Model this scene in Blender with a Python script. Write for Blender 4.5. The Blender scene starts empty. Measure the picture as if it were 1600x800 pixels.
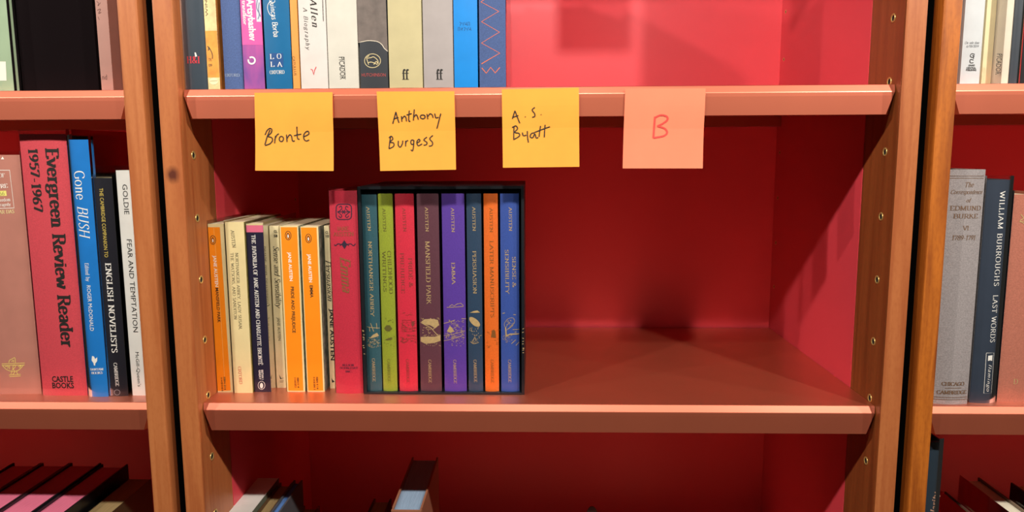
import bpy, bmesh, math, random
from mathutils import Vector
S = bpy.context.scene
COL = S.collection
random.seed(7)

# ------------------------------------------------------------------ camera
Z0 = 1.20                      # height of the middle shelf's top above the room floor
CAM = dict(x=-0.0013, y=-0.7499, z=Z0 + 0.2585, yaw=0.0289, pitch=0.1353, roll=-0.0048, f=1170.3)
_c, _s = math.cos, math.sin
F_ = Vector((-_s(CAM['yaw']) * _c(CAM['pitch']), _c(CAM['yaw']) * _c(CAM['pitch']), -_s(CAM['pitch'])))
R0 = Vector((_c(CAM['yaw']), _s(CAM['yaw']), 0)); U0 = R0.cross(F_)
R_ = _c(CAM['roll']) * R0 + _s(CAM['roll']) * U0
U_ = -_s(CAM['roll']) * R0 + _c(CAM['roll']) * U0
C_ = Vector((CAM['x'], CAM['y'], CAM['z']))
cd = bpy.data.cameras.new('camera'); cam = bpy.data.objects.new('camera', cd); COL.objects.link(cam)
cd.sensor_width = 36; cd.lens = 36 * CAM['f'] / 1600; cd.clip_start = 0.02
from mathutils import Matrix
cam.matrix_world = Matrix(((R_.x, U_.x, -F_.x, C_.x), (R_.y, U_.y, -F_.y, C_.y), (R_.z, U_.z, -F_.z, C_.z), (0, 0, 0, 1)))
S.camera = cam

# ------------------------------------------------------------------ world, lights, exposure
S.view_settings.view_transform = 'Standard'; S.view_settings.look = 'None'
S.view_settings.gamma = 1; S.view_settings.use_curve_mapping = False
S.view_settings.exposure = 0.0
S.cycles.blur_glossy = 0.15            # keep the light the glossy shelves throw onto the back panels
wd = bpy.data.worlds.new('world'); S.world = wd; wd.use_nodes = True
wd.node_tree.nodes['Background'].inputs[0].default_value = (1.0, 0.90, 0.80, 1)
wd.node_tree.nodes['Background'].inputs[1].default_value = 0.022

def spot(name, loc, aim, power, size, blend, radius, col):
    l = bpy.data.lights.new(name, 'SPOT'); l.energy = power; l.spot_size = math.radians(size)
    l.spot_blend = blend; l.shadow_soft_size = radius; l.color = col
    o = bpy.data.objects.new(name, l); COL.objects.link(o); o.location = loc
    o.rotation_euler = (Vector(aim) - Vector(loc)).to_track_quat('-Z', 'Y').to_euler()
    return o
WARM = (1.0, 0.93, 0.84)
LAMP_Y, LAMP_Z = -0.76, Z0 + 0.920        # one small cornice lamp in front of every bookcase, 0.755 m apart
for k, pw in zip(range(-2, 3), (32, 30, 31, 43, 30)):
    spot('cornice_lamp_light', (0.005 + 0.755 * k, LAMP_Y, LAMP_Z), (0.005 + 0.755 * k, 0.05, Z0 - 0.05), pw, 168, 0.35, 0.022, WARM)

# ------------------------------------------------------------------ pixel -> place
def ray(px, py):
    return F_ + R_ * ((px - 800) / CAM['f']) - U_ * ((py - 400) / CAM['f'])
def at_y(px, py, y):
    d = ray(px, py); return C_ + d * ((y - C_.y) / d.y)
def at_z(px, py, z):
    d = ray(px, py); return C_ + d * ((z - C_.z) / d.z)
def px_size(y):                               # metres per pixel on a plane facing the camera
    return (y - C_.y) / CAM['f']

# ------------------------------------------------------------------ materials
def lin(h):
    h = h.lstrip('#'); v = [int(h[i:i + 2], 16) / 255 for i in (0, 2, 4)]
    return tuple(a / 12.92 if a <= 0.04045 else ((a + 0.055) / 1.055) ** 2.4 for a in v) + (1,)
MATS = {}
def mat(name, col, rough=0.6, metal=0.0, var=0.10, scale=60, bump=0.0, bscale=900, coat=0.0, col2=None, stretch=None, spec=0.5, coatrough=0.08):
    if name in MATS: return MATS[name]
    m = bpy.data.materials.new(name); m.use_nodes = True; nt = m.node_tree; p = nt.nodes['Principled BSDF']
    p.inputs['Roughness'].default_value = rough; p.inputs['Metallic'].default_value = metal
    p.inputs['Coat Weight'].default_value = coat; p.inputs['Coat Roughness'].default_value = coatrough
    p.inputs['Specular IOR Level'].default_value = spec
    c = lin(col) if isinstance(col, str) else col
    tc = nt.nodes.new('ShaderNodeTexCoord'); mp = nt.nodes.new('ShaderNodeMapping')
    nt.links.new(tc.outputs['Object'], mp.inputs[0])
    if stretch: mp.inputs['Scale'].default_value = stretch
    n = nt.nodes.new('ShaderNodeTexNoise'); n.inputs['Scale'].default_value = scale; n.inputs['Detail'].default_value = 4
    nt.links.new(mp.outputs[0], n.inputs[0])
    r = nt.nodes.new('ShaderNodeValToRGB'); nt.links.new(n.outputs[0], r.inputs[0])
    a = lin(col2) if col2 else tuple(max(0, v * (1 - var)) for v in c[:3]) + (1,)
    b = c if col2 else tuple(min(1, v * (1 + var)) for v in c[:3]) + (1,)
    r.color_ramp.elements[0].position = 0.32; r.color_ramp.elements[1].position = 0.68
    r.color_ramp.elements[0].color = a; r.color_ramp.elements[1].color = b
    nt.links.new(r.outputs[0], p.inputs['Base Color'])
    if bump:
        n2 = nt.nodes.new('ShaderNodeTexNoise'); n2.inputs['Scale'].default_value = bscale
        nt.links.new(mp.outputs[0], n2.inputs[0])
        bp = nt.nodes.new('ShaderNodeBump'); bp.inputs['Strength'].default_value = bump; bp.inputs['Distance'].default_value = 0.0006
        nt.links.new(n2.outputs[0], bp.inputs['Height']); nt.links.new(bp.outputs[0], p.inputs['Normal'])
    MATS[name] = m; return m
def wood(name, dark, light, knot=None, streak=False):
    if name in MATS: return MATS[name]
    m = bpy.data.materials.new(name); m.use_nodes = True; nt = m.node_tree; p = nt.nodes['Principled BSDF']
    p.inputs['Roughness'].default_value = 0.42; p.inputs['Coat Weight'].default_value = 0.18; p.inputs['Coat Roughness'].default_value = 0.3
    tc = nt.nodes.new('ShaderNodeTexCoord'); mp = nt.nodes.new('ShaderNodeMapping'); mp.inputs['Scale'].default_value = (1, 1, 0.05)
    nt.links.new(tc.outputs['Object'], mp.inputs[0])
    n = nt.nodes.new('ShaderNodeTexNoise'); n.inputs['Scale'].default_value = 110; n.inputs['Detail'].default_value = 5; n.inputs['Distortion'].default_value = 0.6
    n2 = nt.nodes.new('ShaderNodeTexNoise'); n2.inputs['Scale'].default_value = 14; n2.inputs['Detail'].default_value = 3
    n3 = nt.nodes.new('ShaderNodeTexNoise'); n3.inputs['Scale'].default_value = 420; n3.inputs['Detail'].default_value = 2
    mp3 = nt.nodes.new('ShaderNodeMapping'); mp3.inputs['Scale'].default_value = (1, 1, 0.35)
    nt.links.new(tc.outputs['Object'], mp3.inputs[0]); nt.links.new(mp3.outputs[0], n3.inputs[0])
    for q in (n, n2): nt.links.new(mp.outputs[0], q.inputs[0])
    def mix(a, b, f, mode='MIX'):
        x = nt.nodes.new('ShaderNodeMix'); x.data_type = 'RGBA'; x.blend_type = mode
        for i, v in ((6, a), (7, b), (0, f)):
            if hasattr(v, 'links'): nt.links.new(v, x.inputs[i])
            else: x.inputs[i].default_value = v
        return x.outputs[2]
    def ramp(v, lo, hi):
        x = nt.nodes.new('ShaderNodeMapRange'); x.inputs[1].default_value = lo; x.inputs[2].default_value = hi
        nt.links.new(v, x.inputs[0]); return x.outputs[0]
    c = mix(lin(dark), lin(light), ramp(n.outputs[0], 0.30, 0.62))
    c = mix(c, lin(light), ramp(n2.outputs[0], 0.35, 1.4 if streak else 0.8))
    f3 = nt.nodes.new('ShaderNodeMath'); f3.operation = 'MULTIPLY'; f3.inputs[1].default_value = 0.25
    nt.links.new(ramp(n3.outputs[0], 0.45, 0.75), f3.inputs[0])
    c = mix(c, lin(dark), f3.outputs[0])
    if knot:
        v = nt.nodes.new('ShaderNodeVectorMath'); v.operation = 'DISTANCE'; v.inputs[1].default_value = knot
        v0 = nt.nodes.new('ShaderNodeVectorMath'); v0.operation = 'MULTIPLY'; v0.inputs[1].default_value = (1, 1, 0.85)
        nt.links.new(tc.outputs['Object'], v0.inputs[0]); nt.links.new(v0.outputs[0], v.inputs[0])
        x = nt.nodes.new('ShaderNodeMapRange'); x.inputs[1].default_value = 0.0045; x.inputs[2].default_value = 0.0105
        x.inputs[3].default_value = 0.9; x.inputs[4].default_value = 0
        ad = nt.nodes.new('ShaderNodeMath'); ad.operation = 'MULTIPLY_ADD'; ad.inputs[1].default_value = 0.004
        nt.links.new(n3.outputs[0], ad.inputs[0]); nt.links.new(v.outputs['Value'], ad.inputs[2]); nt.links.new(ad.outputs[0], x.inputs[0])
        c = mix(c, lin('#4a1710'), x.outputs[0])
    nt.links.new(c, p.inputs['Base Color'])
    bp = nt.nodes.new('ShaderNodeBump'); bp.inputs['Strength'].default_value = 0.12; bp.inputs['Distance'].default_value = 0.0005
    nt.links.new(n.outputs[0], bp.inputs['Height']); nt.links.new(bp.outputs[0], p.inputs['Normal'])
    MATS[name] = m; return m
def clear_plastic():
    if 'plastic' in MATS: return MATS['plastic']
    m = bpy.data.materials.new('clear plastic film'); m.use_nodes = True; nt = m.node_tree; nt.nodes.clear()
    o = nt.nodes.new('ShaderNodeOutputMaterial'); mx = nt.nodes.new('ShaderNodeMixShader')
    t = nt.nodes.new('ShaderNodeBsdfTransparent'); t.inputs[0].default_value = (0.97, 0.97, 0.97, 1)
    g = nt.nodes.new('ShaderNodeBsdfGlossy'); g.inputs['Roughness'].default_value = 0.12
    fr = nt.nodes.new('ShaderNodeFresnel'); fr.inputs[0].default_value = 1.42
    nt.links.new(fr.outputs[0], mx.inputs[0]); nt.links.new(t.outputs[0], mx.inputs[1]); nt.links.new(g.outputs[0], mx.inputs[2])
    nt.links.new(mx.outputs[0], o.inputs[0]); MATS['plastic'] = m; return m

PAGES = mat('page paper', '#d9c9a6', 0.85, var=0.18, scale=40, stretch=(60, 1, 1))
INK = mat('black ink', '#16130f', 0.7, var=0.0)
WHITE = mat('white ink', '#f1eee6', 0.6, var=0.0)
GOLD = mat('gold foil', '#cdb07c', 0.42, metal=0.25, var=0.1, scale=300)
RED = mat('crimson paint', (0.69, 0.058, 0.078, 1), 0.42, var=0.02, scale=8)
SHELF = mat('terracotta enamel', '#d06e50', 0.43, metal=0.78, coat=1.0, coatrough=0.34, var=0.03, scale=14, bump=0.04, bscale=1500)
BRASS = mat('brass', '#d8b870', 0.3, metal=0.6, var=0.05)
DARK = mat('dark hole', '#0a0605', 0.9, var=0.0)
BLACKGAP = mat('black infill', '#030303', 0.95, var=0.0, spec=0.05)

# ------------------------------------------------------------------ mesh helpers
def link(name, me, m, parent=None, smooth=False):
    if m is not None and not me.materials:
        for q in (m if isinstance(m, (list, tuple)) else [m]): me.materials.append(q)
    o = bpy.data.objects.new(name, me); COL.objects.link(o)
    if parent: o.parent = parent
    if smooth: me.polygons.foreach_set('use_smooth', [True] * len(me.polygons))
    return o
def mesh(name, vs, fs):
    me = bpy.data.meshes.new(name); me.from_pydata([tuple(v) for v in vs], [], fs); me.update(); return me
def fixn(me):
    bm = bmesh.new(); bm.from_mesh(me); bmesh.ops.recalc_face_normals(bm, faces=bm.faces); bm.to_mesh(me); bm.free(); return me
def tag(o, label, cat=None, group=None, kind=None):
    o['label'] = label
    if cat: o['category'] = cat
    if group: o['group'] = group
    if kind: o['kind'] = kind
    return o
def box(name, a, b, m, parent=None, bevel=0.0):
    vs = [(x, y, z) for x in (a[0], b[0]) for y in (a[1], b[1]) for z in (a[2], b[2])]
    me = mesh(name, vs, [(0, 1, 3, 2), (4, 6, 7, 5), (0, 4, 5, 1), (2, 3, 7, 6), (0, 2, 6, 4), (1, 5, 7, 3)])
    fixn(me)
    if bevel:
        bm = bmesh.new(); bm.from_mesh(me)
        bmesh.ops.bevel(bm, geom=list(bm.edges), offset=bevel, segments=2, affect='EDGES', profile=0.6); bm.to_mesh(me); bm.free()
    return link(name, me, m, parent)
def empty(name, loc):
    o = bpy.data.objects.new(name, None); COL.objects.link(o); o.location = loc; o.empty_display_size = 0.02; return o
def extrude(name, poly, z0, z1, flipz=False):
    n = len(poly); vs = [(x, y, z0) for x, y in poly] + [(x, y, z1) for x, y in poly]
    fs = [(i, (i + 1) % n, n + (i + 1) % n, n + i) for i in range(n)] + [tuple(range(n))[::-1], tuple(range(n, 2 * n))]
    return fixn(mesh(name, vs, fs))

# ------------------------------------------------------------------ room
W = 0.35; D = 0.3553; HS = 0.324; PEG = 0.0647
fl = box('floor', (-2.4, -3.2, -0.05), (2.4, 0.6, 0.0), mat('grey floor boards', '#6b5a4c', 0.6, scale=6)); fl['kind'] = 'structure'
wl = box('wall_back', (-2.4, 0.42, 0.0), (2.4, 0.6, 3.4), mat('plain wall', '#cfc6ba', 0.8, scale=6)); wl['kind'] = 'structure'

# ------------------------------------------------------------------ bookcases
LEVELS = [Z0 - HS, Z0, Z0 + HS, Z0 + 2 * HS]
def shelf_mesh():
    r = 0.0105; t = 0.029; pr = []
    pr += [(D - 0.003, -0.028), (D - 0.003, 0.0), (r + 0.0005, 0.0)]
    pr += [(0.0042, -0.0001), (0.0036, -0.0005), (0.0003, -0.0068), (0.0001, -0.0075)]   # flat chamfer with eased edges
    pr += [(0.0, -r - 0.0005), (0.0, -t), (0.014, -t), (0.014, -0.006), (D - 0.018, -0.006), (D - 0.018, -0.028)]
    n = len(pr); vs = []
    for s in (-1, 1):
        for y, z in pr:
            ins = 0.0004
            if y < 0.0106: ins += 0.0085 * min(1, max(0, -z - 0.004) / (t - 0.004)) * (1 - y / 0.014)
            vs.append((s * (W - ins), y, z))
    fs = [(i, (i + 1) % n, n + (i + 1) % n, n + i) for i in range(n)] + [tuple(range(n)), tuple(range(n, 2 * n))[::-1]]
    me = fixn(mesh('shelf', vs, fs)); return me
SH = shelf_mesh(); SH.materials.append(SHELF)
bm = bmesh.new(); bm.from_mesh(SH)
bmesh.ops.triangulate(bm, faces=[f for f in bm.faces if len(f.verts) > 4]); bm.to_mesh(SH); bm.free()
for p in SH.polygons:
    if abs(p.normal.x) < 0.05 and p.center.y < 0.0001: p.use_smooth = False
def ring_mesh():
    vs, fs = [], []; N = 18
    prof = [(0.0044, 0.0), (0.0043, 0.0006), (0.0034, 0.0007), (0.0030, 0.0002), (0.0028, 0.00005)]
    for r, h in prof:
        for k in range(N): a = 2 * math.pi * k / N; vs.append((h, r * math.cos(a), r * math.sin(a)))
    for j in range(len(prof) - 1):
        for k in range(N): fs.append((j * N + k, j * N + (k + 1) % N, (j + 1) * N + (k + 1) % N, (j + 1) * N + k))
    c = len(vs); vs.append((0.00003, 0, 0)); L = (len(prof) - 1) * N
    for k in range(N): fs.append((L + k, L + (k + 1) % N, c))
    me = mesh('peg_sleeve', vs, fs); me.materials.append(BRASS); me.materials.append(DARK)
    for i, p in enumerate(me.polygons): p.material_index = 1 if i >= len(fs) - N else 0; p.use_smooth = True
    return fixn(me)
RING = ring_mesh()
PW = 0.0205; PF = -0.0092; PB = 0.0655
def bookcase(cx, label, posts, pegs, PW=PW):
    root = empty('bookcase', (cx, 0, 0)); tag(root, label, 'bookcase')
    for s in (-1, 1):
        a, b = sorted((s * W, s * (W + PW)))
        p = box('post', (a, PF, 0.0), (b, PB, 2.12), posts[0 if s < 0 else 1], root, 0.0022)
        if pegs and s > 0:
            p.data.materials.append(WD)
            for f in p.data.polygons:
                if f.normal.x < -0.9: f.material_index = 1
        q = box('side_panel', (a, PB, 0.05), (b, D + 0.02, 2.12), RED, root)
        if pegs:
            for k in range(-2, 9):
                if k in (0, 5): pass
                for yy, par in ((0.0160, p), (0.3390, q)):
                    if yy > 0.3 and k in (0, 5): continue
                    o = bpy.data.objects.new('peg_sleeve', RING); COL.objects.link(o); o.parent = par
                    o.location = (s * W, yy, Z0 + k * PEG + (0.004 if k in (0, 5) else 0.0)); o.rotation_euler = (0, 0, math.pi if s > 0 else 0)
                    if yy > 0.3: o.scale = (0.6, 0.62, 0.62)
    bk = box('back_panel', (-W, D, 0.05), (W, D + 0.02, 2.12), RED, root)
    for z in LEVELS:
        o = bpy.data.objects.new('shelf', SH); COL.objects.link(o); o.parent = root; o.location = (0, 0, z)
    box('top_board', (-W - PW, PF, 2.12), (W + PW, D + 0.02, 2.14), posts[0], root)
    return root
WK = wood('orange stained wood with knot', '#964a24', '#b56c3c', knot=(-0.3605, PF, 0.85 * (Z0 + 0.2395)))
W1 = wood('orange stained wood', '#9a5025', '#b87040')
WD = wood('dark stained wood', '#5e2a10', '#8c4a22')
W2 = wood('reddish stained wood', '#8e4420', '#b0683a')
PITCH = 0.755; PITCH_R = 0.7525
WS = wood('streaky stained wood', '#6e2c0a', '#b5651f', streak=True)
bookcase(0, 'wooden bookcase in the middle with red interior and terracotta shelves', (WK, W2), True)
bookcase(-PITCH, 'wooden bookcase on the left with thick red and blue books', (W1, W1), False)
bookcase(PITCH_R, 'wooden bookcase on the right with grey linen book', (WS, W1), False, 0.0180)
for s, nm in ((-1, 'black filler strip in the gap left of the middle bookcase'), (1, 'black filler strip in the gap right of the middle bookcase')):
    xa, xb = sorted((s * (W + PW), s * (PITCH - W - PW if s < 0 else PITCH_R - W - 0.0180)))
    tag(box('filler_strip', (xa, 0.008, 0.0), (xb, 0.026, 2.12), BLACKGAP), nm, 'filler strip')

# ------------------------------------------------------------------ lettering
G = {}
def _g(ch, adv, s): G[ch] = (adv, [(t.split(' ')[0], [tuple(float(q) for q in w.split(',')) for w in t.split(' ')[1:]]) for t in s.split(';')])
_g('A', 74, 'l1 4,0 37,100;l2 37,100 70,0;l0 16,34 58,34')
_g('B', 66, 'l3 14,0 14,100;c0 14,100 40,100 56,90 56,76 56,62 40,53 14,53;c0 14,53 44,53 62,42 62,27 62,10 44,0 14,0')
_g('C', 70, 'c0 64,80 58,94 42,101 24,96 10,80 6,50 12,20 28,2 44,-1 58,6 66,22')
_g('D', 76, 'l3 14,0 14,100;c0 14,100 40,100 60,90 70,66 70,34 60,10 40,0 14,0')
_g('E', 62, 'l3 14,0 14,100;l0 14,100 56,100 56,82;l0 14,52 44,52;l0 14,0 58,0 58,20')
_g('F', 58, 'l3 14,0 14,100;l0 14,100 54,100 54,82;l0 14,52 42,52')
_g('G', 76, 'c0 64,80 58,94 42,101 24,96 10,80 6,50 12,20 28,2 46,-1 64,8;l2 64,4 64,42')
_g('H', 80, 'l3 14,0 14,100;l3 66,0 66,100;l0 14,52 66,52')
_g('I', 30, 'l3 15,0 15,100')
_g('J', 42, 'c1 28,100 28,60 28,22 22,2 8,-4')
_g('K', 74, 'l3 14,0 14,100;l0 14,42 60,100;l2 30,62 66,0')
_g('L', 60, 'l3 14,0 14,100;l0 14,0 56,0 56,22')
_g('M', 92, 'l3 12,0 12,100;l3 80,0 80,100;l0 12,100 46,6 80,100')
_g('N', 80, 'l3 14,0 14,100;l0 14,100 66,0;l2 66,0 66,100')
_g('O', 78, 'b0 39,101 18,95 6,72 6,28 18,5 39,-1 60,5 72,28 72,72 60,95')
_g('P', 62, 'l3 14,0 14,100;c0 14,100 40,100 58,90 58,74 58,56 40,48 14,48')
_g('Q', 78, 'b0 39,101 18,95 6,72 6,28 18,5 39,-1 60,5 72,28 72,72 60,95;l0 42,16 70,-16')
_g('R', 70, 'l3 14,0 14,100;c0 14,100 40,100 56,90 56,75 56,58 40,50 14,50;l2 34,50 66,0')
_g('S', 56, 'c0 48,82 40,98 26,101 12,92 10,76 20,62 38,48 49,32 48,14 34,1 20,0 8,18')
_g('T', 68, 'l1 34,0 34,100;l0 6,82 6,100 62,100 62,82')
_g('U', 76, 'c3 14,100 14,60 14,30 20,6 38,-1 56,6 62,30 62,60 62,100')
_g('V', 72, 'l3 5,100 36,0 67,100')
_g('W', 100, 'l3 4,100 28,0 50,90 72,0 96,100')
_g('X', 72, 'l3 6,0 64,100;l3 8,100 66,0')
_g('Y', 70, 'l3 4,100 35,48 35,0;l2 35,48 66,100')
_g('Z', 66, 'l0 10,82 10,100 58,100 8,0 60,0 60,18')
_g('a', 52, 'c0 10,54 18,66 32,66 40,54 40,30 40,14 44,2 50,2;c0 40,40 22,34 8,24 8,10 18,-1 30,3 40,14')
_g('b', 58, 'l1 14,100 14,0;c0 14,50 26,66 44,64 52,46 52,18 42,0 26,-1 14,14')
_g('c', 50, 'c0 44,52 36,66 20,64 8,46 8,18 20,0 36,0 46,14')
_g('d', 58, 'l3 44,100 44,0;c0 44,50 32,66 16,64 6,46 6,18 16,0 32,-1 44,14')
_g('e', 52, 'l0 8,36 46,36;c0 46,36 44,54 28,67 12,58 6,34 12,8 28,-1 46,12')
_g('f', 34, 'c2 36,92 26,100 16,88 16,60 16,30 16,0;l0 4,64 32,64')
_g('g', 54, 'b0 26,66 10,58 8,42 14,30 28,26 42,34 44,50 38,62;c0 14,28 8,18 16,8 40,6 50,-6 40,-24 18,-26 6,-16 10,-4 20,6;l0 42,62 54,64')
_g('h', 60, 'l3 14,100 14,0;c2 14,48 26,64 38,66 46,54 46,30 46,0')
_g('i', 28, 'l3 14,66 14,0;l0 14,82 14,94')
_g('j', 26, 'c1 16,66 16,20 16,-10 10,-26 0,-26;l0 16,82 16,94')
_g('k', 58, 'l3 14,100 14,0;l0 14,26 46,66;l2 26,38 52,0')
_g('l', 28, 'l3 14,100 14,0')
_g('m', 90, 'l3 14,66 14,0;c2 14,48 26,64 38,66 45,54 45,30 45,0;c2 45,48 57,64 69,66 76,54 76,30 76,0')
_g('n', 60, 'l3 14,66 14,0;c2 14,48 26,64 38,66 46,54 46,30 46,0')
_g('o', 56, 'b0 28,67 14,60 6,44 6,22 14,5 28,-1 42,5 50,22 50,44 42,60')
_g('p', 58, 'l3 14,66 14,-30;c0 14,50 26,66 44,64 52,46 52,18 42,0 26,-1 14,14')
_g('q', 58, 'l3 44,66 44,-30;c0 44,50 32,66 16,64 6,46 6,18 16,0 32,-1 44,14')
_g('r', 42, 'l3 14,66 14,0;c0 14,46 22,60 32,67 40,60')
_g('s', 44, 'c0 38,54 30,66 16,66 9,54 14,42 30,32 38,20 34,4 20,-1 8,12')
_g('t', 36, 'c0 16,88 16,50 16,14 22,0 34,4;l0 4,64 32,64')
_g('u', 60, 'c1 12,66 12,40 12,16 20,0 32,0 46,16;l3 46,66 46,0')
_g('v', 54, 'l3 4,66 27,0 50,66')
_g('w', 80, 'l3 4,66 22,0 40,60 58,0 76,66')
_g('x', 54, 'l3 6,0 48,66;l3 6,66 48,0')
_g('y', 54, 'l1 4,66 28,4;c1 50,66 28,2 18,-24 4,-26')
_g('z', 48, 'l0 8,66 42,66 6,0 44,0')
_g('0', 58, 'b0 29,101 14,94 7,70 7,30 14,6 29,-1 44,6 51,30 51,70 44,94')
_g('1', 42, 'l0 8,82 23,100;l3 23,100 23,0')
_g('2', 54, 'c0 8,80 14,96 28,101 42,92 44,74 34,50 8,2;l0 8,2 48,2 48,16')
_g('3', 54, 'c0 8,86 26,101 42,90 40,64 22,54;c0 22,54 46,46 46,16 26,-1 6,12')
_g('4', 58, 'l1 40,0 40,100;l0 40,100 4,30 54,30')
_g('5', 54, 'l0 46,100 14,100 12,58;c0 12,58 30,66 46,54 48,30 38,6 20,-1 6,12')
_g('6', 56, 'c0 46,96 24,84 10,56 8,28 16,4 30,-1 44,8 48,30 40,52 26,58 11,42')
_g('7', 54, 'l0 6,80 6,100 50,100;l0 50,100 22,0')
_g('8', 56, 'b0 28,54 12,64 12,90 28,101 44,90 44,64;b0 28,54 8,42 8,10 28,-1 48,10 48,42')
_g('9', 56, 'c0 10,4 32,16 46,44 48,72 40,96 26,101 12,92 8,70 16,48 30,42 45,58')
_g('&', 76, 'c0 70,44 54,10 30,-1 8,10 8,32 40,60 46,82 34,101 20,92 22,70 40,34 72,0')
_g('.', 24, 'l0 12,0 12,10'); _g(',', 24, 'l0 14,8 8,-16'); _g('-', 40, 'l0 6,36 34,36'); _g("'", 22, 'l0 12,100 10,76')
_g('(', 30, 'c0 24,106 10,50 24,-8'); _g(')', 30, 'c0 6,106 20,50 6,-8'); _g('/', 44, 'l0 4,-6 40,104')
_g('\u00cb', 62, 'l3 14,0 14,100;l0 14,100 56,100 56,82;l0 14,52 44,52;l0 14,0 58,0 58,20;l0 22,114 22,126;l0 46,114 46,126')

def smooth_pts(p, closed=False, n=4):
    out = []; N = len(p)
    rng = range(N) if closed else range(N - 1)
    for i in rng:
        a = p[(i - 1) % N] if closed or i > 0 else p[i]
        b = p[i]; c = p[(i + 1) % N]; d = p[(i + 2) % N] if closed or i + 2 < N else c
        for k in range(n):
            t = k / n
            out.append(tuple(0.5 * (2 * b[j] + (c[j] - a[j]) * t + (2 * a[j] - 5 * b[j] + 4 * c[j] - d[j]) * t * t + (3 * b[j] - a[j] - 3 * c[j] + d[j]) * t ** 3) for j in (0, 1)))
    out.append(p[0] if closed else p[-1]); return out
def ribbon(pts, wf, vs, fs):
    n = len(pts); base = len(vs)
    for i in range(n):
        a = pts[max(0, i - 1)]; b = pts[min(n - 1, i + 1)]
        dx, dy = b[0] - a[0], b[1] - a[1]; l = math.hypot(dx, dy) or 1; dx /= l; dy /= l
        w = wf(dx, dy) / 2
        vs.append((pts[i][0] - dy * w, pts[i][1] + dx * w)); vs.append((pts[i][0] + dy * w, pts[i][1] - dx * w))
    for i in range(n - 1): fs.append((base + 2 * i, base + 2 * i + 1, base + 2 * i + 3, base + 2 * i + 2))
def serif_text(s, thick=15, thin=5, serif=11, slant=0.0, space=6):
    vs, fs = [], []; x = 0
    wf = lambda dx, dy: thin + (thick - thin) * abs(dy) ** 1.3
    for ch in s:
        if ch == ' ': x += 36 + space; continue
        adv, strokes = G.get(ch, G['.'])
        loc = []; lf = []
        for fl, p in strokes:
            if fl[0] == 'l':
                for a, b in zip(p[:-1], p[1:]):
                    ribbon([a, b], wf, loc, lf)
            else:
                ribbon(smooth_pts(p, fl[0] == 'b'), wf, loc, lf)
            e = int(fl[1])
            if serif:
                for bit, q in ((1, p[0]), (2, p[-1])):
                    if e & bit:
                        h = serif * 0.55 + thick / 2
                        y0 = q[1]
                        ribbon([(q[0] - h, y0), (q[0] + h * (0.3 if 60 < y0 < 70 else 1), y0)], lambda a, b: thin * 1.25, loc, lf)
        b = len(vs); vs += [(x + u + slant * v, v) for u, v in loc]; fs += [tuple(b + i for i in f) for f in lf]
        x += adv + space
    return [(u / 100, v / 100) for u, v in vs], fs, (x - space) / 100
_cap = []
def sans_text(s, bold=0.0, shear=0.0, space=1.0):
    def mk(t):
        cu = bpy.data.curves.new('t', 'FONT'); cu.body = t; cu.resolution_u = 2; cu.offset = bold; cu.shear = shear; cu.space_character = space
        o = bpy.data.objects.new('t', cu); me = bpy.data.meshes.new_from_object(o)
        v = [(q.co.x, q.co.y) for q in me.vertices]; f = [tuple(p.vertices) for p in me.polygons]
        bpy.data.objects.remove(o); bpy.data.curves.remove(cu); bpy.data.meshes.remove(me); return v, f
    if not _cap:
        v, f = mk('H'); _cap.append(max(q[1] for q in v))
    v, f = mk(s); x0 = min(q[0] for q in v); x1 = max(q[0] for q in v); k = 1 / _cap[0]
    return [((a - x0) * k, b * k) for a, b in v], f, (x1 - x0) * k

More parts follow.
